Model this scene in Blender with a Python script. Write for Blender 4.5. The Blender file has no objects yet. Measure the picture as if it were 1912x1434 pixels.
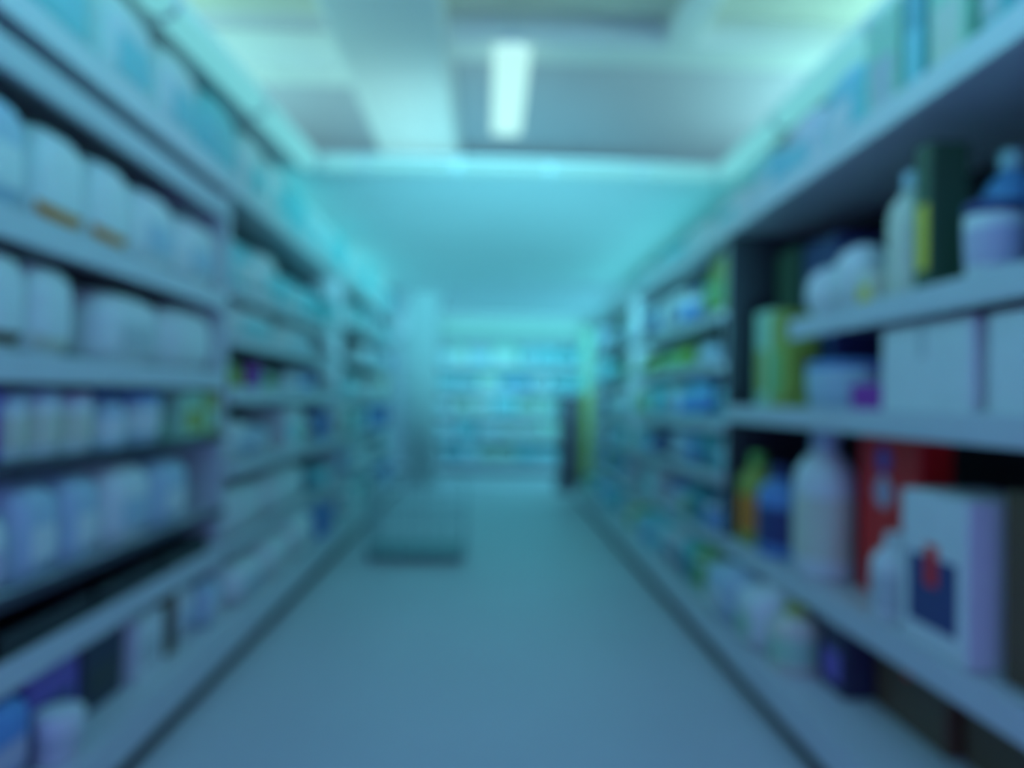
import bpy, bmesh, math, random
from mathutils import Vector, Matrix
sc = bpy.context.scene
COL = sc.collection
R = math.radians

# ------------------------------------------------------------------ camera
CAM_H = 1.25
cam = bpy.data.cameras.new('camera')
cam.sensor_width = 36.0
cam.lens = 27.0
cam.clip_start = 0.02
cam.dof.use_dof = True
cam.dof.focus_distance = 0.5          # focused close: the whole aisle is out of focus
cam.dof.aperture_fstop = 1.7
camo = bpy.data.objects.new('camera', cam)
COL.objects.link(camo)
camo.location = (0, 0, CAM_H)
camo.rotation_euler = (Matrix.Rotation(R(-1.84), 3, 'Z') @ Matrix.Rotation(R(91.04), 3, 'X') @ Matrix.Rotation(R(1.0), 3, 'Z')).to_euler()
sc.camera = camo

# ------------------------------------------------------------------ view, world, added fill lights
sc.view_settings.view_transform = 'Standard'
sc.view_settings.look = 'None'
sc.view_settings.gamma = 1.0
sc.view_settings.use_curve_mapping = False
sc.view_settings.exposure = 0.0
w = bpy.data.worlds.new('world')
sc.world = w
w.use_nodes = True
w.node_tree.nodes['Background'].inputs[0].default_value = (0.20, 0.27, 1.0, 1)
w.node_tree.nodes['Background'].inputs[1].default_value = 0.5715

def area(name, loc, rot, sx, sy, power, col, spread=180):
    l = bpy.data.lights.new(name, 'AREA')
    l.shape = 'RECTANGLE'; l.size = sx; l.size_y = sy
    l.energy = power; l.color = col; l.spread = R(spread)
    o = bpy.data.objects.new(name, l)
    COL.objects.link(o)
    o.location = loc; o.rotation_euler = [R(a) for a in rot]
    return o
def lamp(name, kind, loc, power, col, radius, aim=None, cone=40, blend=0.8):
    l = bpy.data.lights.new(name, kind)
    l.energy = power; l.color = col; l.shadow_soft_size = radius
    o = bpy.data.objects.new(name, l)
    COL.objects.link(o); o.location = loc
    if kind == 'SPOT':
        l.spot_size = R(cone); l.spot_blend = blend
        o.rotation_euler = (Vector(aim) - Vector(loc)).to_track_quat('-Z', 'Y').to_euler()
    return o


area('added_well_fill', (0.1, 3.0, 3.5), (-42, 0, 0), 2.2, 1.4, 20, (0.20, 0.36, 1.0))  # unseen fill added above the aisle, tilted inwards to light the floor
area('added_front_fill_high', (0, -2.2, 2.4), (90, 0, 0), 3.2, 0.4, 2.5, (0.30, 0.30, 1.0))  # unseen fill added behind the camera, high up
area('added_front_fill_low', (0, -2.2, 0.7), (90, 0, 0), 3.2, 0.8, 17, (0.26, 0.27, 1.0))  # unseen fill added behind the camera, violet-blue for the lower shelves
area('added_front_fill_violet', (0.0, -2.2, 1.9), (72, 0, 0), 3.2, 2.6, 11, (0.28, 0.29, 1.0))  # added violet fill behind the camera, not an actual shop window
area('added_side_fill_a', (0.08, 1.55, 2.72), (0, 96, 0), 0.14, 1.7, 7, (0.079, 1.000, 0.900))  # added fill out of view, brightens the upper shelves of the pack side
area('added_side_fill_b', (0.12, 1.55, 2.72), (0, -96, 0), 0.14, 1.7, 5.4, (0.078, 1.000, 0.898))  # same added fill turned towards the red-box side
lamp('added_ceiling_fill_spot', 'SPOT', (0.0, -1.6, 0.5), 4900, (0.180, 0.819, 1.000), 0.25, (0.15, 8.2, 2.6), 27, 1.0)  # spot added behind the camera to brighten the far ceiling
area('added_far_fill_a', (-1.68, 7.4, 2.60), (0, -94, 0), 0.12, 5.0, 7, (0.140, 0.900, 1.000), 36)  # added fill hidden behind the top packs, brightens the goods opposite
area('added_far_fill_b', (1.78, 6.8, 2.60), (0, 94, 0), 0.12, 5.0, 7, (0.141, 0.898, 1.000), 36)  # matching added fill hidden on the red-box side
area('added_cross_aisle_fill_a', (-3.2, 11.9, 1.7), (90, 0, -90), 1.8, 1.6, 18.52, (0.149, 0.901, 1.000))  # added fill hidden round the corner, brightens the aisle end
area('added_cross_aisle_fill_b', (3.4, 11.4, 1.7), (90, 0, 90), 2.2, 1.6, 51.04, (0.150, 0.900, 1.000))  # added fill hidden at the other corner of the aisle end

area('added_upper_fill_a', (-3.2, 3.6, 2.86), (180, 15, 0), 1.2, 6.0, 118, (0.388, 1.000, 0.939))  # unseen uplight added over the soffit to brighten the upper ceiling
area('added_upper_fill_b', (3.2, 3.6, 2.86), (180, -15, 0), 1.2, 6.0, 98, (0.388, 1.000, 0.939))  # unseen uplight added over the opposite soffit
area('added_beam_fill', (-0.60, 6.0, 2.78), (180, 0, 0), 0.6, 2.4, 2.2, (0.525, 0.948, 1.000))  # added uplight hidden above the ceiling board, brightens the long beam

# ------------------------------------------------------------------ materials
MATS = {}
def mat(name, col, rough=0.5, var=0.06, scale=9.0, metal=0.0, emit=None, estr=0.0, coat=0.0, trans=0.0):
    if name in MATS: return MATS[name]
    m = bpy.data.materials.new(name); m.use_nodes = True
    nt = m.node_tree; b = nt.nodes['Principled BSDF']
    b.inputs['Roughness'].default_value = rough
    b.inputs['Metallic'].default_value = metal
    b.inputs['Coat Weight'].default_value = coat
    b.inputs['Transmission Weight'].default_value = trans
    tc = nt.nodes.new('ShaderNodeTexCoord')
    nz = nt.nodes.new('ShaderNodeTexNoise'); nz.inputs['Scale'].default_value = scale
    nt.links.new(tc.outputs['Object'], nz.inputs['Vector'])
    mx = nt.nodes.new('ShaderNodeMix'); mx.data_type = 'RGBA'
    lo = [max(0, c * (1 - var)) for c in col]; hi = [min(1, c * (1 + var)) for c in col]
    mx.inputs[6].default_value = (*lo, 1); mx.inputs[7].default_value = (*hi, 1)
    nt.links.new(nz.outputs['Fac'], mx.inputs[0])
    nt.links.new(mx.outputs[2], b.inputs['Base Color'])
    if emit:
        b.inputs['Emission Color'].default_value = (*emit, 1)
        b.inputs['Emission Strength'].default_value = estr
    MATS[name] = m
    return m

# ------------------------------------------------------------------ object helpers
def new_mesh(name, bm, smooth=False):
    me = bpy.data.meshes.new(name)
    bmesh.ops.recalc_face_normals(bm, faces=bm.faces)
    bm.to_mesh(me); bm.free()
    if smooth:
        for p in me.polygons: p.use_smooth = True
    return me
def obj(name, me, m, parent=None, loc=(0, 0, 0)):
    if isinstance(me, bmesh.types.BMesh): me = new_mesh(name, me)
    o = bpy.data.objects.new(name, me)
    COL.objects.link(o)
    if m is not None:
        if len(me.materials) == 0: me.materials.append(m)
        elif me.materials[0] != m:
            o.material_slots[0].link = 'OBJECT'; o.material_slots[0].material = m
    o.location = loc
    if parent is not None: o.parent = parent
    return o
LABELS = set()
def tag(o, label, cat, group=None):
    o['label'] = label; o['category'] = cat
    if group: o['group'] = group
    assert label not in LABELS, label
    n = len(label.replace('-', '').split())
    assert 4 <= n <= 16, (n, label)
    LABELS.add(label)
    return o
def thing(name, label, cat, loc=(0, 0, 0), rz=0.0, group=None):
    o = bpy.data.objects.new(name, None)
    o.empty_display_size = 0.05
    COL.objects.link(o)
    o.location = loc; o.rotation_euler = (0, 0, rz)
    return tag(o, label, cat, group)
def struct(name, bm, m):
    o = obj(name, bm, m); o['kind'] = 'structure'
    return o

def add_box(bm, x0, x1, y0, y1, z0, z1, bev=0.0, seg=2):
    vs = [bm.verts.new((x, y, z)) for x in (x0, x1) for y in (y0, y1) for z in (z0, z1)]
    f = [(0, 1, 3, 2), (4, 6, 7, 5), (0, 4, 5, 1), (2, 3, 7, 6), (0, 2, 6, 4), (1, 5, 7, 3)]
    fs = [bm.faces.new([vs[i] for i in q]) for q in f]
    if bev > 0:
        es = list({e for q in fs for e in q.edges})
        bmesh.ops.bevel(bm, geom=es, offset=bev, segments=seg, profile=0.5, affect='EDGES')
def box(x0, x1, y0, y1, z0, z1, bev=0.0, seg=2):
    bm = bmesh.new(); add_box(bm, x0, x1, y0, y1, z0, z1, bev, seg); return bm
def lathe(prof, ex=1.0, ey=1.0, n=24, caps=True):
    bm = bmesh.new(); rings = []
    for r, z in prof:
        rings.append([bm.verts.new((r * ex * math.cos(2 * math.pi * k / n), r * ey * math.sin(2 * math.pi * k / n), z)) for k in range(n)])
    for a, b in zip(rings, rings[1:]):
        for k in range(n):
            bm.faces.new((a[k], a[(k + 1) % n], b[(k + 1) % n], b[k]))
    if caps:
        bm.faces.new(rings[0]); bm.faces.new(rings[-1])
    return bm
CACHE = {}
def cached(key, fn, smooth=True):
    if key not in CACHE:
        CACHE[key] = new_mesh(key[0], fn(), smooth)
    return CACHE[key]

# ---- soft packs: a pillow shape with sealed top seam, printed band
def pillow(d, wy, h, n=3.8, off=0.0, win=None, N=14):
    """superellipsoid pack, base flat at z=0; win=(y0,y1,z0,z1) in -1..1 keeps only that window of the front face"""
    bm = bmesh.new()
    bmesh.ops.create_cube(bm, size=2.0)
    bmesh.ops.subdivide_edges(bm, edges=bm.edges[:], cuts=N - 1, use_grid_fill=True)
    if win:
        kill = []
        for f in bm.faces:
            c = f.calc_center_median()
            if not (c.x < -0.999 and win[0] <= c.y <= win[1] and win[2] <= c.z <= win[3]): kill.append(f)
        bmesh.ops.delete(bm, geom=kill, context='FACES')
    for v in bm.verts:
        x, y, z = v.co
        s = (abs(x) ** n + abs(y) ** n + abs(z) ** n) ** (-1.0 / n)
        x, y, z = x * s, y * s, z * s
        wr = 0.012 * math.sin(7 * y + 3 * z) * math.cos(5 * z - 2 * x)
        z2 = z
        if z2 < -0.86: z2 = -1.0 + (z2 + 1.0) * 0.35
        sc_ = 1 + wr
        v.co = (x * sc_ * (d / 2 + off), y * (wy / 2 + off * 0.2), (z2 + 1) * h / 2)
    return bm
def seam(d, wy, h):
    bm = bmesh.new(); N = 16; pr = None
    for k in range(N + 1):
        t = -1 + 2 * k / N
        y = t * wy * 0.36; x = 0.006 * math.sin(k * 1.7)
        row = [bm.verts.new((x - 0.003, y, h * 0.94)), bm.verts.new((x + 0.004 * math.sin(k), y, h * 1.0 + 0.012)), bm.verts.new((x + 0.003, y, h * 0.94))]
        if pr:
            for a in range(2): bm.faces.new((pr[a], row[a], row[a + 1], pr[a + 1]))
        pr = row
    return bm
PAL = {
    'white': (0.86, 0.86, 0.86), 'cream': (0.80, 0.76, 0.62), 'palegrey': (0.62, 0.64, 0.66), 'paleblue': (0.54, 0.66, 0.78),
    'blue': (0.16, 0.34, 0.72), 'ink': (0.035, 0.035, 0.08), 'navy': (0.055, 0.06, 0.21), 'purple': (0.42, 0.03, 0.42), 'violet': (0.22, 0.12, 0.52), 'teal': (0.12, 0.48, 0.50),
    'green': (0.22, 0.52, 0.12), 'lime': (0.42, 0.48, 0.08), 'yellow': (0.85, 0.62, 0.04), 'orange': (0.85, 0.28, 0.03), 'brown': (0.14, 0.08, 0.04),
    'red': (0.95, 0.02, 0.02), 'dark': (0.03, 0.03, 0.035), 'lilac': (0.64, 0.56, 0.72), 'aqua': (0.30, 0.74, 0.78), 'mint': (0.48, 0.78, 0.55), 'darkgreen': (0.05, 0.11, 0.06)}
WORD = {'palegrey': 'pale grey', 'paleblue': 'pale blue', 'dark': 'black', 'ink': 'very dark blue', 'darkgreen': 'dark green'}
def cw(c): return WORD.get(c, c)
def pm(c, gloss=0.42): return mat('packaging_' + c, PAL[c], gloss, 0.05, 14.0)

def mk_pack(t, d, wy, h, c1, c2):
    body = obj('wrapper', cached(('wrapper', d, wy, h), lambda: pillow(d, wy, h)), pm(c1, 0.38), t)
    obj('printed_label', cached(('printed_label', d, wy, h), lambda: pillow(d, wy, h, off=0.0025, win=(-0.62, 0.62, -0.55, 0.1))), pm(c2), t)
    obj('seal_seam', cached(('seal_seam', d, wy, h), lambda: seam(d, wy, h)), pm(c1, 0.38), t)
def mk_pack_strip(t, d, wy, h, c1, c2):
    obj('wrapper', cached(('wrapper', d, wy, h), lambda: pillow(d, wy, h)), pm(c1, 0.38), t)
    obj('base_strip', cached(('base_strip', d, wy, h), lambda: pillow(d, wy, h, off=0.0025, win=(-0.95, 0.95, -0.92, -0.62))), pm(c2), t)
    obj('seal_seam', cached(('seal_seam', d, wy, h), lambda: seam(d, wy, h)), pm(c1, 0.38), t)
def mk_bottle(t, d, wy, h, c1, c2, c3=None):
    ex, ey = d / 2, wy / 2
    p = [(0.0, 0.0), (0.88, 0.0), (0.97, 0.02 * h), (1.0, 0.06 * h), (1.0, 0.62 * h), (0.93, 0.71 * h), (0.66, 0.80 * h), (0.42, 0.84 * h), (0.38, 0.87 * h), (0.0, 0.87 * h)]
    obj('bottle_body', cached(('bottle_body', d, wy, h), lambda: lathe(p, ex, ey)), pm(c1, 0.3), t)
    cp = [(0.0, 0.862 * h), (0.44, 0.862 * h), (0.46, 0.88 * h), (0.44, 0.985 * h), (0.38, h), (0.0, h)]
    obj('cap', cached(('cap', d, wy, h), lambda: lathe(cp, ex, ey, 18)), pm(c2, 0.35), t)
    lp = [(1.012, 0.14 * h), (1.012, 0.55 * h)]
    obj('printed_label', cached(('bottle_label', d, wy, h), lambda: lathe(lp, ex, ey, 24, False)), pm(c3 or c2), t)
def mk_tub(t, d, wy, h, c1, c2, c3=None):
    ex, ey = d / 2, wy / 2
    p = [(0.0, 0.0), (0.86, 0.0), (0.92, 0.02 * h), (0.98, 0.45 * h), (1.0, 0.80 * h), (0.96, 0.84 * h), (0.0, 0.84 * h)]
    obj('tub_body', cached(('tub_body', d, wy, h), lambda: lathe(p, ex, ey)), pm(c1, 0.35), t)
    lp = [(0.0, 0.835 * h), (1.0, 0.835 * h), (1.0, 0.94 * h), (0.93, 0.985 * h), (0.6, h), (0.0, h)]
    obj('lid', cached(('tub_lid', d, wy, h), lambda: lathe(lp, ex, ey)), pm(c2, 0.35), t)
    bp = [(0.955, 0.20 * h), (1.004, 0.66 * h)]
    obj('printed_label', cached(('tub_label', d, wy, h), lambda: lathe(bp, ex, ey, 24, False)), pm(c3 or c2), t)
def mk_carton(t, d, wy, h, c1, c2):
    obj('carton_body', cached(('carton_body', d, wy, h), lambda: box(-d / 2, d / 2, -wy / 2, wy / 2, 0, h, min(0.006, wy * 0.05)), False), pm(c1, 0.5), t)
    obj('printed_panel', cached(('printed_panel', d, wy, h), lambda: box(-d / 2 - 0.002, -d / 2 + 0.001, -wy * 0.36, wy * 0.36, h * 0.16, h * 0.60, 0.0008, 1), False), pm(c2), t)
    obj('closing_flap', cached(('closing_flap', d, wy, h), lambda: box(-d * 0.46, d * 0.46, -wy * 0.03, wy * 0.44, h - 0.0005, h + 0.0022), False), pm(c1, 0.55), t)
def mk_plain_carton(t, d, wy, h, c1, c2):
    obj('carton_body', cached(('carton_body', d, wy, h), lambda: box(-d / 2, d / 2, -wy / 2, wy / 2, 0, h, min(0.008, wy * 0.05)), False), pm(c1, 0.5), t)
    obj('closing_flap', cached(('closing_flap', d, wy, h), lambda: box(-d * 0.46, d * 0.46, -wy * 0.03, wy * 0.44, h - 0.0005, h + 0.0022), False), pm(c1, 0.55), t)
    obj('sealing_tape', cached(('sealing_tape', d, wy, h), lambda: box(-d / 2 - 0.0012, -d / 2 + 0.001, -0.018, 0.018, h * 0.62, h * 0.995), False), pm(c2), t)
def mk_tray(t, d, wy, h, c1, c2):
    bm = bmesh.new()
    add_box(bm, -d / 2, d / 2, -wy / 2, wy / 2, 0, 0.008)
    for s in (-1, 1):
        x = s * (d / 2 - 0.004); add_box(bm, x - 0.004, x + 0.004, -wy / 2, wy / 2, 0.008, h)
        y = s * (wy / 2 - 0.004); add_box(bm, -d / 2, d / 2, y - 0.004, y + 0.004, 0.008, h)
    obj('tray_body', bm, pm(c1), t)
def mk_round(t, d, wy, h, c1, c2):
    obj('wrapper', cached(('round_wrapper', d, wy, h), lambda: pillow(d, wy, h, 2.3)), pm(c1, 0.35), t)
    obj('printed_label', cached(('round_label', d, wy, h), lambda: pillow(d, wy, h, 2.3, off=0.002, win=(-0.5, 0.5, -0.5, 0.1))), pm(c2), t)
MK = {'tray': mk_tray, 'round': mk_round, 'pack': mk_pack, 'strip': mk_pack_strip, 'bottle': mk_bottle, 'tub': mk_tub, 'carton': mk_carton, 'plain': mk_plain_carton}
NAME = {'tray': 'tray', 'round': 'round_pack', 'pack': 'soft_pack', 'strip': 'soft_pack', 'bottle': 'bottle', 'tub': 'tub', 'carton': 'carton', 'plain': 'carton'}
CAT = {'tray': 'tray', 'round': 'pack', 'pack': 'pack', 'strip': 'pack', 'bottle': 'bottle', 'tub': 'tub', 'carton': 'box', 'plain': 'box'}
ORD = 'first second third fourth fifth sixth seventh eighth ninth tenth eleventh twelfth thirteenth fourteenth fifteenth sixteenth seventeenth eighteenth nineteenth twentieth'.split() + ['twenty-first', 'twenty-second', 'twenty-third', 'twenty-fourth', 'twenty-fifth', 'twenty-sixth']
F = 1434.0
def put(kind, x, y, z, rz, d, wy, h, c1, c2, label, group, *extra):
    t = thing(NAME[kind], label, CAT[kind], (x, y, z), rz, group)
    MK[kind](t, round(d, 3), round(wy, 3), round(h, 3), c1, c2, *extra)
    return t
def disc_patch(x, y, z, ry, rz_):
    bm = bmesh.new(); n = 20
    a = [bm.verts.new((x, y + ry * math.cos(2 * math.pi * k / n), z + rz_ * math.sin(2 * math.pi * k / n))) for k in range(n)]
    b = [bm.verts.new((x - 0.0015, v.co.y, v.co.z)) for v in a]
    for k in range(n): bm.faces.new((a[k], a[(k + 1) % n], b[(k + 1) % n], b[k]))
    bm.faces.new(b); bm.faces.new(a)
    return bm
def row(side, xface, z, items, where, group, inset=0.02):
    """items along one shelf, listed from the shop door inwards: (kind, y0, y1, depth, height, colour, second colour[, look[, extra inset]])"""
    for k, it in enumerate(items):
        kind, y0, y1, d, h, c1, c2 = it[:7]
        look = (it[7] if len(it) > 7 and it[7] else None) or f"{cw(c1)} {dict(tray='tray', round='round pack', pack='soft pack', strip='soft pack', bottle='bottle', tub='tub', carton='carton', plain='carton')[kind]}"
        ins = inset + (it[8] if len(it) > 8 else 0)
        wy = y1 - y0 - 0.008
        if kind in ('bottle', 'tub'): d = min(d, wy * 1.3)
        x = xface + side * (ins + d / 2)
        rz = 0.0 if side > 0 else math.pi
        ex = ()
        if kind in ('bottle', 'tub') and len(it) > 9: ex = (it[9],)
        o = put(kind, x, (y0 + y1) / 2, z + 0.001, rz, d, wy, h, c1, c2, f"{look}, {ORD[len(items) - 1 - k] + ' from far end' if 'first bay' in where else ORD[k] + ' from front'}, {where}", group, *ex)
        if look == 'tall red box':
            obj('printed_emblem', disc_patch(-d / 2 - 0.002, 0.02, h * 0.86, 0.05, 0.05), pm('violet'), o)
            obj('printed_emblem', disc_patch(-d / 2 - 0.002, 0.02, h * 0.66, 0.06, 0.06), pm('lilac'), o)
        if look == 'white carton with navy panel':
            obj('printed_stripe', box(-d / 2 - 0.0035, -d / 2 - 0.001, -0.03, 0.03, h * 0.42, h * 0.68), pm('red'), o)
def fill(rng, y0, y1, hmax, pal, kinds, wmin, wmax, gap=0.12, dmax=0.34):
    out = []; y = y0 + 0.05
    while True:
        wd = rng.uniform(wmin, wmax)
        if y + wd > y1 - 0.03: break
        kind = rng.choice(kinds); c1, c2 = rng.choice(pal)
        h = hmax * rng.uniform(0.62, 0.95)
        if rng.random() > gap:
            out.append((kind, y, y + wd, min(dmax, max(0.10, wd * 1.1)), h, c1, c2))
        y += wd + 0.004
    return out

# ------------------------------------------------------------------ the setting
m_floor = mat('floor_vinyl', (0.69, 0.68, 0.72), 0.42, 0.05, 1.6)
m_wall = mat('wall_paint', (0.74, 0.76, 0.76), 0.7, 0.03, 3.0)
m_ceil = mat('ceiling_board', (0.80, 0.82, 0.82), 0.75, 0.03, 2.0)
m_up = mat('upper_ceiling_plaster', (0.62, 0.58, 0.64), 0.8, 0.06, 1.2)
m_beam = mat('beam_cream_paint', (0.92, 0.92, 0.88), 0.6, 0.04, 2.0)
m_ochre = mat('beam_ochre_paint', (0.76, 0.72, 0.60), 0.6, 0.08, 2.0)
struct('floor', box(-4.5, 4.5, -3.0, 13.4, -0.06, 0.0), m_floor)
bm = bmesh.new()
add_box(bm, -4.5, 4.5, 4.74, 13.4, 2.68, 2.73)
va = [bm.verts.new((x, y, z)) for z in (2.68, 2.73) for x, y in ((-4.5, -3.0), (-1.60, -3.0), (-1.17, 4.74), (-4.5, 4.74))]
for q in ((3, 2, 1, 0), (4, 5, 6, 7), (0, 1, 5, 4), (1, 2, 6, 5), (2, 3, 7, 6), (3, 0, 4, 7)): bm.faces.new([va[i] for i in q])
add_box(bm, 1.52, 4.5, -3.0, 4.74, 2.68, 2.73)
struct('ceiling', bm, m_ceil)
struct('ceiling_upper', box(-4.5, 4.5, -3.0, 9.6, 3.60, 3.68), m_up)
struct('wall_left', box(-1.92, -1.80, -3.0, 10.62, 0.0, 2.68), m_wall)
struct('wall_right', box(1.90, 2.02, -3.0, 9.62, 0.0, 2.68), m_wall)
struct('wall_back', box(-4.5, 4.5, 13.2, 13.35, 0.0, 2.68), m_wall)
struct('wall_upper', box(-4.5, 4.5, 9.5, 9.6, 2.73, 3.60), m_wall)
struct('trim_1', box(-0.92, -0.28, 0.8, 9.5, 3.26, 3.60, 0.02), m_beam)
struct('trim_2', box(-0.28, 4.4, 4.50, 4.80, 3.36, 3.60, 0.01), m_beam)
struct('trim_3', box(1.02, 1.20, 1.5, 4.50, 3.36, 3.60, 0.01), m_beam)
struct('trim_4', box(-4.4, -0.92, 4.95, 5.25, 3.36, 3.60, 0.01), m_beam)
struct('trim_5', box(-0.28, 1.02, 3.85, 4.31, 3.44, 3.60, 0.01), m_ochre)
struct('trim_6', box(-4.4, -0.92, 3.9, 4.36, 3.40, 3.60, 0.01), m_ochre)
struct('trim_7', box(1.20, 4.4, 3.85, 4.31, 3.44, 3.60, 0.01), m_ochre)

# ------------------------------------------------------------------ tube lights
m_tube = mat('tube_glow', (0.08, 0.08, 0.08), 0.4, 0, 5, emit=(0.19, 0.66, 0.70), estr=0.88)
m_tube_hang = mat('lamp_glow', (0.3, 0.3, 0.3), 0.4, 0, 5, emit=(0.42, 0.74, 0.68), estr=1.15)
m_cap = mat('tube_cap_white', (0.75, 0.75, 0.76), 0.4)
def tube(a, b, label, group, r=0.042):
    a, b = Vector(a), Vector(b); dv = b - a; L = dv.length
    t = thing('tube_light', label, 'light', a, math.atan2(dv.y, dv.x), group)
    def cyl(r, x0, x1, n=14):
        bm = bmesh.new()
        ra = [bm.verts.new((x0, r * math.cos(2 * math.pi * k / n), r * math.sin(2 * math.pi * k / n))) for k in range(n)]
        rb = [bm.verts.new((x1, r * math.cos(2 * math.pi * k / n), r * math.sin(2 * math.pi * k / n))) for k in range(n)]
        for k in range(n): bm.faces.new((ra[k], ra[(k + 1) % n], rb[(k + 1) % n], rb[k]))
        bm.faces.new(ra); bm.faces.new(rb)
        return bm
    obj('glass_tube', cyl(r, 0.012, L - 0.012), m_tube, t)
    obj('end_cap', cyl(r + 0.002, 0.0, 0.014), m_cap, t)
    obj('end_cap', cyl(r + 0.002, L - 0.014, L), m_cap, t)
    obj('batten', box(0.0, L, -0.025, 0.025, r - 0.004, r + 0.012), m_cap, t)
zt = 2.665
xs = [-1.04, -0.78, -0.21, 0.36, 0.92, 1.40]
for k in range(5):
    tube((xs[k] + 0.005, 4.70, zt), (xs[k + 1] - 0.005, 4.70, zt), f"glowing white tube, {ORD[k]} along the strip crossing the aisle from the pack side", 'tube lights across the aisle')
XT = lambda y: -1.10 - 0.055 * (4.7 - y)
ys = [0.9, 1.85, 2.8, 3.75, 4.66]
for k in range(4):
    tube((XT(ys[k]), ys[k] + 0.005, zt), (XT(ys[k + 1]), ys[k + 1] - 0.005, zt), f"glowing white tube, {ORD[k]} from front, strip above the pale packs", 'tube lights over the pale packs', 0.062)
    tube((1.45, ys[k] + 0.005, zt), (1.45, ys[k + 1] - 0.005, zt), f"glowing white tube, {ORD[k]} from front, strip above the coloured boxes", 'tube lights over the coloured boxes', 0.062)
t = thing('hanging_lamp', 'bright lone batten lamp hanging along the aisle under the upper ceiling', 'light', (0.105, 4.9, 3.16))
obj('diffuser', box(-0.105, 0.105, -0.68, 0.68, 0.0, 0.06, 0.025, 3), m_tube_hang, t)
obj('housing', box(-0.06, 0.06, -0.70, 0.70, 0.06, 0.10, 0.006), m_cap, t)
for yy in (-0.5, 0.5):
    obj('suspension_rod', lathe([(0.006, 0.10), (0.006, 0.44)], n=8), m_cap, t, (0, yy, 0))

# ------------------------------------------------------------------ shelving
m_shelf = mat('shelf_white_enamel', (0.70, 0.70, 0.73), 0.38, 0.03, 4.0)
m_rail = mat('price_rail_pale', (0.70, 0.70, 0.74), 0.35, 0.03, 6.0)
m_drail = mat('price_rail_dark', (0.04, 0.03, 0.06), 0.45, 0.05, 6.0)
m_fascia = mat('fascia_white', (0.82, 0.82, 0.84), 0.35, 0.03, 6.0)
m_backp = mat('back_panel_charcoal', (0.035, 0.033, 0.035), 0.6, 0.1, 6.0)
m_kick = mat('kick_plate_dark_brown', (0.045, 0.025, 0.02), 0.55, 0.1, 6.0)
m_upr = mat('upright_grey', (0.035, 0.035, 0.045), 0.45, 0.05, 6.0)
def bay(label, side, y0, y1, xback, xface, xbase, zb, shelves, ztop, topx, side_mat, header=None, end_h=None):
    """side -1: faces +x (pack side); side +1: faces -x. shelves = [(z of top surface, rail height, y0, y1)]"""
    t = thing('shelving_unit', label, 'shelving', (xback, (y0 + y1) / 2, 0))
    L = (y1 - y0) / 2 - 0.002
    fx = lambda x: x - xback
    def b(x0, x1, ya, yb, z0, z1, bev=0.0):
        a, c = sorted((fx(x0), fx(x1))); return box(a, c, ya, yb, z0, z1, bev)
    obj('back_panel', b(xback, xback - side * 0.03, -L, L, 0.0, ztop - 0.03), m_backp, t)
    for s in (-1, 1):
        ya, yb = (s * L, s * (L - 0.03)) if s > 0 else (-L, -L + 0.03)
        ya, yb = sorted((ya, yb))
        obj('end_panel', b(xback - side * 0.03, xface + side * 0.01, ya, yb, zb, ztop - 0.03), side_mat, t)
    k = obj('base_deck', b(xback - side * 0.03, xbase, -L, L, 0.09, zb, 0.006), m_shelf, t)
    obj('kick_plate', b(xback - side * 0.05, xbase + side * 0.02, -L, L, 0.0, 0.09), m_kick, k)
    obj('deck_rail', b(xbase, xbase - side * 0.012, -L, L, 0.085, zb + 0.012, 0.004), m_rail, k)
    for z, rh, sy0, sy1, *dk in shelves:
        ya = max(sy0 - (y0 + y1) / 2, -L + 0.031); yb = min(sy1 - (y0 + y1) / 2, L - 0.031)
        s = obj('shelf_board', b(xback - side * 0.03, xface, ya, yb, z - 0.028, z), m_shelf, t)
        obj('price_rail', b(xface, xface - side * 0.014, ya, yb, z + 0.012 - rh, z + 0.012, 0.005), m_drail if dk else m_rail, s)
    tb = obj('top_board', b(xback, topx, -L, L, ztop - 0.03, ztop), m_shelf, t)
    obj('fascia', b(topx, topx - side * 0.018, -L, L, ztop - 0.045, ztop + 0.045, 0.006), m_fascia, tb)
    if header:
        obj('header_rail', b(xface + side * 0.03, xface, -L + 0.031, L - 0.031, header[0], header[1], 0.008), m_rail, t)
    return t
LX, LB, LBK = -1.25, -1.13, -1.78
RX, RB, RBK = 1.28, 1.11, 1.88
L1 = [(1.71, 0.085, 0, 9), (1.335, 0.08, 0, 9), (1.05, 0.035, 0, 9, 'd'), (0.70, 0.035, 0, 9, 'd'), (0.525, 0.085, 0, 9)]
bay('white shelving unit of pale packs nearest the shop door', -1, 1.2, 3.73, LBK, LX, LB, 0.19, L1, 2.25, LX, m_shelf, header=(2.075, 2.165))
L2 = [(1.77, 0.06, 0, 9), (1.53, 0.06, 0, 9), (1.27, 0.085, 0, 9), (0.90, 0.075, 0, 9), (0.50, 0.06, 0, 9)]
bay('white shelving unit of pale packs, second along the aisle', -1, 3.73, 6.64, LBK, LX, LB, 0.19, L2, 2.25, LX, m_shelf)
L3 = [(1.90, 0.06, 0, 12), (1.58, 0.06, 0, 12), (1.22, 0.07, 0, 12), (0.86, 0.07, 0, 12), (0.50, 0.06, 0, 12)]
bay('white shelving unit of pale packs, third along the aisle', -1, 6.64, 10.5, LBK, LX, LB, 0.19, L3, 2.25, LX, m_shelf)
R1 = [(1.585, 0.085, 0, 3.2), (1.22, 0.085, 0, 9), (0.53, 0.09, 0, 9)]
bay('white shelving unit holding the red box and large white cartons', 1, 1.0, 4.10, RBK, RX, RB, 0.19, R1, 2.18, RX, m_upr)
R2 = [(1.74, 0.05, 0, 9), (1.46, 0.06, 0, 9), (1.14, 0.07, 0, 9), (0.84, 0.06, 0, 9), (0.50, 0.06, 0, 9)]
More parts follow.
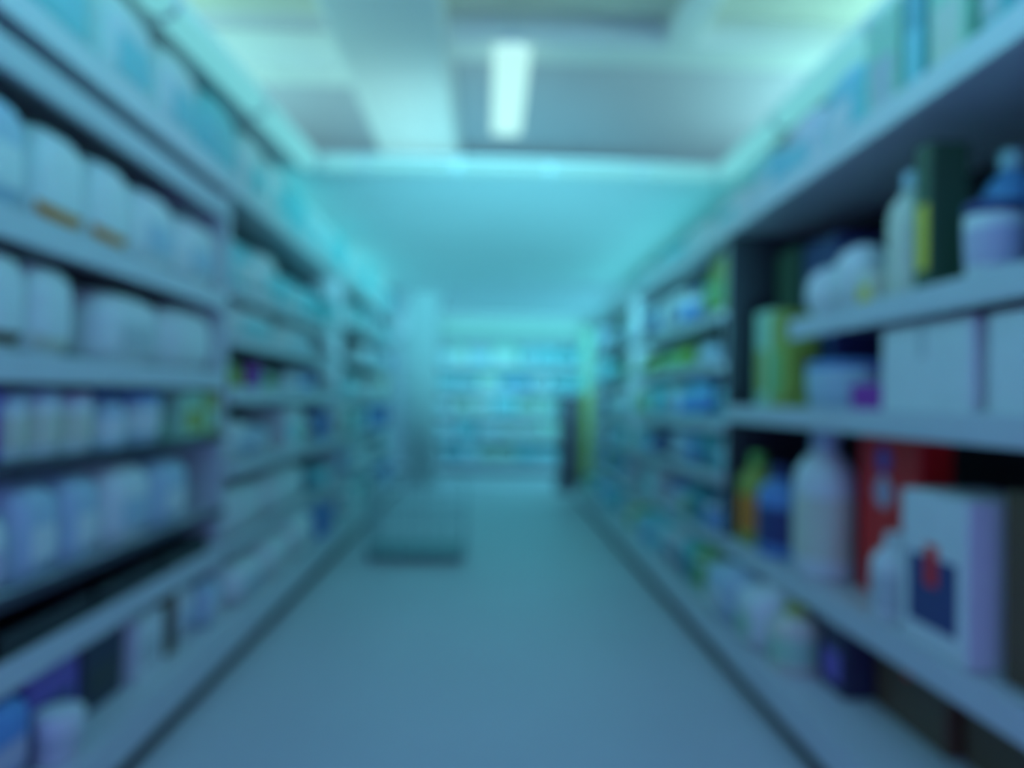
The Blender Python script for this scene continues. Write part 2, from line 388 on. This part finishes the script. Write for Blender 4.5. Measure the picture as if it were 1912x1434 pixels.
bay('white shelving unit of mixed goods next after the red box unit', 1, 4.10, 6.9, RBK, RX, RB, 0.19, R2, 2.18, RX, m_shelf)
R3 = [(1.78, 0.05, 0, 12), (1.44, 0.06, 0, 12), (1.10, 0.06, 0, 12), (0.80, 0.06, 0, 12), (0.48, 0.06, 0, 12)]
bay('white shelving unit of mixed goods last before the cross aisle', 1, 6.9, 9.4, RBK, RX, RB, 0.19, R3, 2.18, RX, m_shelf)

# ------------------------------------------------------------------ goods, pack side
PS = 'pale-pack side'
rng = random.Random(5)
ytop = [2.02, 2.52, 2.98, 3.42, 3.96, 4.45, 4.95, 5.45, 5.95, 6.45, 6.95, 7.5, 8.05, 8.6, 9.2, 9.8, 10.4]
row(-1, LX, 2.25, [('pack', a, b - 0.02, 0.36, rng.uniform(0.34, 0.37) if a < 2.3 else rng.uniform(0.37, 0.40), 'aqua' if k % 3 == 0 else 'white', 'aqua', 'big white pack' if k % 3 else 'big aqua pack') for k, (a, b) in enumerate(zip(ytop, ytop[1:]))],
    'atop the pale-pack shelving', 'big packs on top of the pale-pack shelving', 0.01)
row(-1, LX, 1.71, [('pack', 1.62, 1.92, 0.30, 0.33, 'paleblue', 'blue'), ('pack', 1.93, 2.18, 0.30, 0.325, 'paleblue', 'white', 'pale blue soft pack'),
    ('strip', 2.19, 2.50, 0.30, 0.32, 'white', 'orange', 'white soft pack with orange base'), ('strip', 2.505, 2.80, 0.30, 0.32, 'white', 'orange', 'white soft pack with orange base'),
    ('pack', 2.81, 3.20, 0.30, 0.31, 'white', 'paleblue'), ('pack', 3.22, 3.68, 0.30, 0.30, 'white', 'paleblue')], 'top shelf, first bay, ' + PS, 'packs on the top shelf of the first pale-pack bay')
row(-1, LX, 1.335, [('pack', 1.60, 1.97, 0.32, 0.30, 'white', 'palegrey'), ('strip', 1.975, 2.19, 0.32, 0.295, 'white', 'brown', 'white soft pack with brown base'), ('strip', 2.195, 2.44, 0.32, 0.29, 'white', 'cream', 'rounded white soft pack'),
    ('pack', 2.60, 3.08, 0.32, 0.27, 'white', 'palegrey', 'wide white soft pack'), ('pack', 3.09, 3.68, 0.34, 0.28, 'white', 'white', 'very wide white soft pack')], 'second shelf, first bay, ' + PS, 'packs on the second shelf of the first pale-pack bay')
row(-1, LX, 1.05, [('carton', 1.70, 1.90, 0.2, 0.20, 'purple', 'violet', 'purple carton'), ('carton', 1.93, 2.06, 0.2, 0.205, 'violet', 'purple'), ('tub', 2.08, 2.22, 0.2, 0.19, 'white', 'paleblue', 'white tub with cream label', 0, 'cream'), ('tub', 2.23, 2.40, 0.2, 0.20, 'white', 'paleblue', 'white tub with cream label', 0, 'cream'),
    ('tub', 2.41, 2.60, 0.2, 0.195, 'white', 'lilac', 'white tub with yellow label', 0, 'cream'), ('bottle', 2.64, 2.80, 0.14, 0.20, 'paleblue', 'blue', 'slim pale blue bottle', 0, 'white'),
    ('tub', 2.86, 3.16, 0.26, 0.20, 'paleblue', 'blue', 'wide pale blue tub', 0, 'white'), ('carton', 3.25, 3.50, 0.25, 0.21, 'mint', 'lime', 'mint green carton with lime panel'), ('carton', 3.51, 3.68, 0.25, 0.205, 'lime', 'mint', 'lime carton with mint panel')],
    'third shelf, first bay, ' + PS, 'goods on the third shelf of the first pale-pack bay')
row(-1, LX, 0.70, [('pack', 1.62, 1.88, 0.3, 0.235, 'lilac', 'white'), ('pack', 1.90, 2.12, 0.3, 0.23, 'white', 'lilac', 'white soft pack'), ('pack', 2.13, 2.36, 0.3, 0.285, 'paleblue', 'white'), ('pack', 2.37, 2.60, 0.3, 0.285, 'paleblue', 'white'),
    ('pack', 2.64, 3.0, 0.32, 0.29, 'white', 'paleblue', 'white soft pack'), ('pack', 3.01, 3.36, 0.32, 0.28, 'paleblue', 'white')], 'fourth shelf, first bay, ' + PS, 'packs on the fourth shelf of the first pale-pack bay', 0.005)
row(-1, LX, 0.525, [('tray', a, a + 0.5, 0.46, 0.07, 'dark', 'dark', 'added flat black tray') for a in (1.55, 2.06, 2.57, 3.08)], 'fifth shelf, first bay, ' + PS, 'black trays added to darken the fifth shelf of the first pale-pack bay')  # black trays added so the empty gap between shelves reads dark
row(-1, LB, 0.19, [('pack', 1.55, 1.88, 0.3, 0.245, 'purple', 'navy', 'purple soft pack'), ('pack', 1.89, 2.20, 0.3, 0.245, 'blue', 'lilac', 'blue soft pack with lilac label'), ('carton', 2.22, 2.50, 0.3, 0.24, 'violet', 'navy', 'violet carton', 0.06),
    ('carton', 2.52, 2.80, 0.3, 0.24, 'ink', 'dark', 'very dark blue carton', 0.06), ('carton', 2.84, 3.08, 0.25, 0.22, 'white', 'palegrey', 'white carton', 0.03), ('carton', 3.13, 3.23, 0.2, 0.25, 'brown', 'dark', 'brown carton', 0.04), ('pack', 3.26, 3.46, 0.3, 0.24, 'white', 'paleblue', None, 0.04), ('pack', 3.48, 3.68, 0.3, 0.2, 'paleblue', 'white')],
    'base deck, first bay, ' + PS, 'goods on the base deck of the first pale-pack bay', 0.09)
t = thing('round_tub', 'round white tub standing out in front of the violet carton', 'tub', (LB - 0.085, 2.27, 0.191))
mk_tub(t, 0.13, 0.15, 0.14, 'white', 'white', 'palegrey')
# second bay
row(-1, LX, 1.77, [('pack', 3.80, 4.30, 0.32, 0.27, 'aqua', 'white'), ('pack', 4.31, 4.75, 0.32, 0.30, 'white', 'aqua'), ('pack', 4.80, 5.35, 0.32, 0.24, 'aqua', 'white'), ('pack', 5.40, 6.0, 0.32, 0.25, 'aqua', 'teal'), ('carton', 6.1, 6.55, 0.3, 0.22, 'teal', 'white')],
    'top shelf, second bay, ' + PS, 'packs on the top shelf of the second pale-pack bay')
row(-1, LX, 1.53, [('pack', 3.80, 4.75, 0.34, 0.185, 'white', 'aqua', 'long white soft pack'), ('pack', 4.78, 5.80, 0.34, 0.17, 'white', 'paleblue', 'long white soft pack')],
    'second shelf, second bay, ' + PS, 'packs on the second shelf of the second pale-pack bay')
row(-1, LX, 1.27, [('bottle', 4.02, 4.20, 0.15, 0.15, 'green', 'lime', 'short green bottle', 0.03), ('carton', 4.32, 4.5, 0.15, 0.14, 'purple', 'violet', 'small purple carton', 0.03), ('bottle', 4.6, 4.85, 0.18, 0.13, 'mint', 'green', 'short mint bottle', 0.03), ('tub', 5.1, 5.35, 0.2, 0.12, 'paleblue', 'white'), ('tub', 5.5, 5.8, 0.2, 0.13, 'white', 'blue')],
    'third shelf, second bay, ' + PS, 'small goods on the third shelf of the second pale-pack bay')
row(-1, LX, 0.90, [('pack', 3.85, 4.25, 0.3, 0.21, 'white', 'paleblue'), ('pack', 4.26, 4.62, 0.3, 0.17, 'paleblue', 'white'), ('carton', 4.95, 5.35, 0.3, 0.26, 'white', 'aqua'), ('pack', 5.40, 5.75, 0.3, 0.18, 'cream', 'brown'), ('carton', 6.05, 6.2, 0.3, 0.2, 'blue', 'navy')],
    'fourth shelf, second bay, ' + PS, 'goods on the fourth shelf of the second pale-pack bay')
row(-1, LX, 0.50, [('pack', 3.80, 4.55, 0.36, 0.27, 'white', 'white', 'long white soft pack'), ('pack', 4.58, 5.60, 0.36, 0.28, 'white', 'white', 'long white soft pack'), ('pack', 6.05, 6.5, 0.3, 0.17, 'aqua', 'white')],
    'fifth shelf, second bay, ' + PS, 'packs on the fifth shelf of the second pale-pack bay')
row(-1, LB, 0.19, [('pack', 3.80, 4.3, 0.36, 0.2, 'white', 'paleblue'), ('pack', 4.32, 4.85, 0.36, 0.22, 'white', 'white', 'white soft pack'), ('pack', 4.9, 5.55, 0.36, 0.25, 'white', 'white', 'long white soft pack'), ('carton', 5.75, 6.1, 0.3, 0.2, 'blue', 'navy')],
    'base deck, second bay, ' + PS, 'packs on the base deck of the second pale-pack bay', 0.06)
pal3 = [('white', 'aqua'), ('aqua', 'white'), ('paleblue', 'white'), ('white', 'paleblue'), ('teal', 'white'), ('blue', 'navy'), ('palegrey', 'white'), ('cream', 'brown')]
for (z, hm, nm) in ((1.90, 0.30, 'top shelf'), (1.58, 0.27, 'second shelf'), (1.22, 0.31, 'third shelf'), (0.86, 0.31, 'fourth shelf'), (0.50, 0.31, 'fifth shelf'), (0.19, 0.26, 'base deck')):
    row(-1, LX if z > 0.2 else LB, z, fill(rng, 6.64, 10.5, hm, pal3, ['pack', 'carton', 'pack', 'tub'], 0.28, 0.55, 0.16), f'{nm}, third bay, {PS}', f'goods on the {nm} of the third pale-pack bay', 0.02 if z > 0.2 else 0.06)

# ------------------------------------------------------------------ goods, red box side
RS = 'red-box side'
row(1, RX, 2.18, [('carton', 1.64, 1.86, 0.28, 0.385, 'paleblue', 'blue', 'tall pale blue carton'), ('pack', 1.88, 2.03, 0.28, 0.385, 'aqua', 'palegrey', 'tall aqua pack'), ('carton', 2.05, 2.24, 0.28, 0.385, 'mint', 'cream', 'tall mint green carton'), ('carton', 2.26, 2.38, 0.28, 0.385, 'teal', 'aqua', 'tall teal carton'), ('carton', 2.40, 2.62, 0.28, 0.385, 'mint', 'palegrey', 'tall mint green carton'),
    ('pack', 2.66, 3.0, 0.3, 0.34, 'aqua', 'white'), ('pack', 3.02, 3.4, 0.3, 0.30, 'white', 'aqua'), ('pack', 3.42, 3.85, 0.3, 0.26, 'aqua', 'white'), ('pack', 3.9, 4.5, 0.3, 0.22, 'white', 'aqua'), ('pack', 4.55, 5.2, 0.3, 0.2, 'white', 'white'), ('pack', 5.3, 6.1, 0.3, 0.2, 'aqua', 'white'), ('pack', 6.2, 7.0, 0.3, 0.2, 'white', 'aqua'), ('pack', 7.1, 8.0, 0.3, 0.2, 'white', 'white'), ('pack', 8.1, 9.2, 0.3, 0.2, 'white', 'aqua')],
    'atop the red-box side shelving', 'packs on top of the red-box side shelving')
row(1, RX, 1.585, [('bottle', 1.60, 1.78, 0.2, 0.42, 'white', 'paleblue', 'tall white bottle', 0, 'paleblue'), ('bottle', 1.80, 1.95, 0.16, 0.33, 'paleblue', 'blue', None, 0.1), ('tub', 1.97, 2.12, 0.15, 0.22, 'white', 'navy', 'white tub with lilac label', 0, 'lilac'), ('bottle', 2.13, 2.30, 0.17, 0.42, 'blue', 'paleblue', 'blue bottle', 0.16), ('carton', 2.25, 2.345, 0.12, 0.46, 'darkgreen', 'yellow', 'tall dark green carton', 0.02),
    ('bottle', 2.36, 2.53, 0.16, 0.42, 'cream', 'paleblue', 'cream bottle with blue neck', 0.0, 'cream'), ('carton', 2.55, 2.68, 0.14, 0.12, 'cream', 'yellow', 'small cream and yellow carton'), ('round', 2.70, 2.95, 0.2, 0.26, 'white', 'white', 'bright white round pack'), ('round', 2.97, 3.18, 0.2, 0.22, 'white', 'white', 'bright white round pack')],
    'top shelf, first bay, ' + RS, 'goods on the top shelf of the red-box bay')
row(1, RX, 1.22, [('plain', 1.40, 1.96, 0.40, 0.272, 'white', 'palegrey', 'large white carton'), ('plain', 2.02, 2.50, 0.40, 0.275, 'white', 'palegrey', 'large white carton'), ('carton', 2.56, 2.78, 0.18, 0.10, 'purple', 'purple', 'small purple carton', 0.03), ('tub', 2.79, 3.28, 0.36, 0.20, 'paleblue', 'blue', 'wide pale blue tub', 0, 'paleblue'), ('carton', 3.34, 3.50, 0.16, 0.44, 'lime', 'green', 'tall lime carton'), ('carton', 3.51, 3.70, 0.16, 0.46, 'mint', 'lime', 'tall mint carton'), ('carton', 3.30, 3.66, 0.2, 0.78, 'navy', 'blue', 'very tall dark blue carton', 0.22), ('carton', 3.68, 3.96, 0.2, 0.80, 'darkgreen', 'teal', 'very tall dark green carton', 0.2)],
    'second shelf, first bay, ' + RS, 'goods on the second shelf of the red-box bay')
row(1, RX, 0.53, [('plain', 1.45, 1.98, 0.40, 0.50, 'brown', 'dark', 'large brown carton', 0.06), ('carton', 2.03, 2.37, 0.26, 0.46, 'white', 'navy', 'white carton with navy panel'), ('bottle', 2.45, 2.62, 0.15, 0.29, 'white', 'white', 'short white bottle', 0, 'palegrey'), ('carton', 2.56, 2.99, 0.12, 0.60, 'red', 'red', 'tall red box', 0.17), ('bottle', 3.02, 3.34, 0.24, 0.61, 'white', 'paleblue', 'tall white bottle with yellow label', 0, 'cream'), ('bottle', 3.46, 3.76, 0.2, 0.42, 'blue', 'navy', 'blue bottle with navy cap'), ('bottle', 3.79, 4.03, 0.2, 0.46, 'lime', 'green', 'lime bottle with orange label', 0, 'orange')],
    'third shelf, first bay, ' + RS, 'goods on the third shelf of the red-box bay')
row(1, RB, 0.19, [('plain', 1.20, 1.73, 0.38, 0.26, 'brown', 'dark', 'dark brown carton', 0.32), ('plain', 1.75, 2.25, 0.38, 0.26, 'brown', 'dark', 'dark brown carton', 0.30), ('plain', 2.27, 2.70, 0.42, 0.27, 'brown', 'red', 'dark brown carton', 0.26), ('carton', 2.72, 2.92, 0.3, 0.25, 'ink', 'violet', 'very dark blue carton', 0.16), ('bottle', 2.95, 3.15, 0.2, 0.25, 'cream', 'lime', 'cream bottle with green label', 0.02, 'mint'), ('pack', 3.17, 3.5, 0.26, 0.245, 'white', 'mint', 'white soft pack'), ('pack', 3.55, 4.0, 0.26, 0.24, 'paleblue', 'white', 'pale blue soft pack')],
    'base deck, first bay, ' + RS, 'goods on the base deck of the red-box bay')
palr = [('white', 'aqua'), ('aqua', 'blue'), ('paleblue', 'white'), ('white', 'blue'), ('teal', 'navy'), ('blue', 'white'), ('mint', 'green'), ('palegrey', 'navy'), ('aqua', 'teal'), ('lime', 'green'), ('navy', 'blue')]
for bi, (y0, y1, zs, nm2) in enumerate(((4.10, 6.9, R2, 'second bay'), (6.9, 9.4, R3, 'third bay'))):
    zz = [2.18] + [s[0] for s in zs] + [0.19]
    for k in range(1, len(zz)):
        z = zz[k]; hm = zz[k - 1] - z - 0.05
        nm = ['top shelf', 'second shelf', 'third shelf', 'fourth shelf', 'fifth shelf', 'base deck'][k - 1]
        row(1, RX if z > 0.2 else RB, z, fill(rng, y0, y1, hm, palr, ['pack', 'carton', 'tub', 'bottle', 'pack'], 0.20, 0.42, 0.20), f'{nm}, {nm2}, {RS}', f'goods on the {nm} of the {nm2}, red-box side', 0.02 if z > 0.2 else 0.06)

# ------------------------------------------------------------------ end of the aisle
m_pil = mat('pillar_paint', (0.52, 0.58, 0.58), 0.6, 0.03, 3.0)
struct('pillar', box(-1.10, -0.68, 10.55, 10.95, 0.0, 2.68, 0.01), m_pil)
t = thing('display_shelving', 'long pale wall shelving across the end of the aisle', 'shelving', (0.4, 13.18, 0))
obj('back_panel', box(-1.9, 1.9, -0.04, -0.01, 0.0, 2.30), mat('back_shelf_panel', (0.45, 0.52, 0.52), 0.6), t)
k = obj('base_deck', box(-1.9, 1.9, -0.62, -0.04, 0.08, 0.22, 0.006), m_shelf, t)
obj('kick_plate', box(-1.9, 1.9, -0.58, -0.04, 0.0, 0.08), m_kick, k)
BZ = (0.58, 0.98, 1.38, 1.80)
for z in BZ:
    s = obj('shelf_board', box(-1.9, 1.9, -0.46, -0.04, z - 0.028, z), m_shelf, t)
    obj('price_rail', box(-1.9, 1.9, -0.475, -0.46, z - 0.06, z + 0.012, 0.004), m_rail, s)
obj('sign_board', box(-1.5, 1.7, -0.10, -0.04, 2.33, 2.55, 0.01), mat('sign_board_pale_green', (0.52, 0.66, 0.54), 0.5), t)
palb = [('white', 'aqua'), ('aqua', 'white'), ('mint', 'white'), ('palegrey', 'aqua'), ('white', 'mint'), ('aqua', 'teal'), ('teal', 'aqua')]
for z, nm in [(b_, n_) for b_, n_ in zip(BZ[::-1], ('top shelf', 'second shelf', 'third shelf', 'fourth shelf'))] + [(0.22, 'base deck')]:
    x = -1.25; k = 0
    while x < 2.0:
        wd = rng.uniform(0.24, 0.44)
        kind = rng.choice(['pack', 'carton', 'carton', 'tub'])
        c1, c2 = rng.choice(palb)
        dark = z == 1.38 and -0.05 < x < 0.5
        if dark: kind, c1, c2 = 'carton', 'teal', 'blue'
        h = rng.uniform(0.20, 0.30) * (1 if z > 0.3 else 0.85)
        dd = 0.30
        if kind == 'tub': dd = min(0.3, wd)
        o = put(kind, x + wd / 2, 13.18 - 0.44 + dd / 2 + (-0.12 if z < 0.3 else 0), z + 0.001, math.pi / 2, dd, wd - 0.012, h, c1, c2, f"{cw(c1)} {kind if kind != 'pack' else 'soft pack'}, {ORD[k]} from the pillar, {nm}, back wall shelving", 'goods on the back wall shelving')
        x += wd; k += 1
# dark display and the yellow green stand at the end of the red box side
t = thing('display_stand', 'dark blue and black display stand at the aisle end', 'stand', (1.16, 10.4, 0))
m_dk = mat('display_stand_dark', (0.15, 0.12, 0.16), 0.5)
obj('plinth', box(-0.20, 0.20, -0.20, 0.20, 0.0, 0.14, 0.01), m_dk, t)
obj('body_panel', box(-0.17, 0.17, 0.0, 0.18, 0.14, 1.28, 0.015), m_dk, t)
for z in (0.42, 0.72, 1.0):
    obj('tray', box(-0.17, 0.17, -0.17, 0.0, z - 0.02, z + 0.05, 0.008), mat('tray_mauve', (0.26, 0.20, 0.26), 0.5), t)
t = thing('promotion_stand', 'tall yellow green promotion stand at the end of the red-box side shelving', 'stand', (1.30, 9.62, 0))
m_yg = mat('stand_yellow_green', (0.58, 0.60, 0.10), 0.5)
obj('base_plate', box(-0.10, 0.10, -0.14, 0.14, 0.0, 0.05, 0.008), m_yg, t)
obj('display_panel', box(-0.09, 0.09, -0.10, 0.12, 0.05, 1.36, 0.01), m_yg, t)
obj('header_card', box(-0.12, 0.12, -0.02, 0.02, 1.36, 2.12, 0.006), pm('mint'), t)
# low wire basket on the floor
m_wire = mat('wire_teal', (0.26, 0.42, 0.43), 0.4)
t = thing('wire_basket', 'low dark wire basket standing on the floor beside the pale packs', 'basket', (-0.52, 6.1, 0))
bm = bmesh.new()
for k in range(7):
    x = -0.36 + 0.12 * k
    for y in (-0.3, 0.3): add_box(bm, x - 0.004, x + 0.004, y - 0.004, y + 0.004, 0.06, 0.58)
for k in range(1, 5):
    y = -0.3 + 0.12 * k
    for x in (-0.36, 0.36): add_box(bm, x - 0.004, x + 0.004, y - 0.004, y + 0.004, 0.06, 0.58)
obj('wire_side', bm, m_wire, t)
bm = bmesh.new()
for z in (0.06, 0.32, 0.58):
    for y in (-0.3, 0.3): add_box(bm, -0.366, 0.366, y - 0.007, y + 0.007, z - 0.007, z + 0.007)
    for x in (-0.36, 0.36): add_box(bm, x - 0.007, x + 0.007, -0.3, 0.3, z - 0.007, z + 0.007)
obj('rim_frame', bm, m_wire, t)
obj('bottom_tray', box(-0.36, 0.36, -0.3, 0.3, 0.045, 0.055), m_wire, t)
for x in (-0.33, 0.33):
    for y in (-0.27, 0.27): obj('foot', lathe([(0.0, 0), (0.02, 0), (0.015, 0.046), (0, 0.046)], n=10), m_wire, t, (x, y, 0))
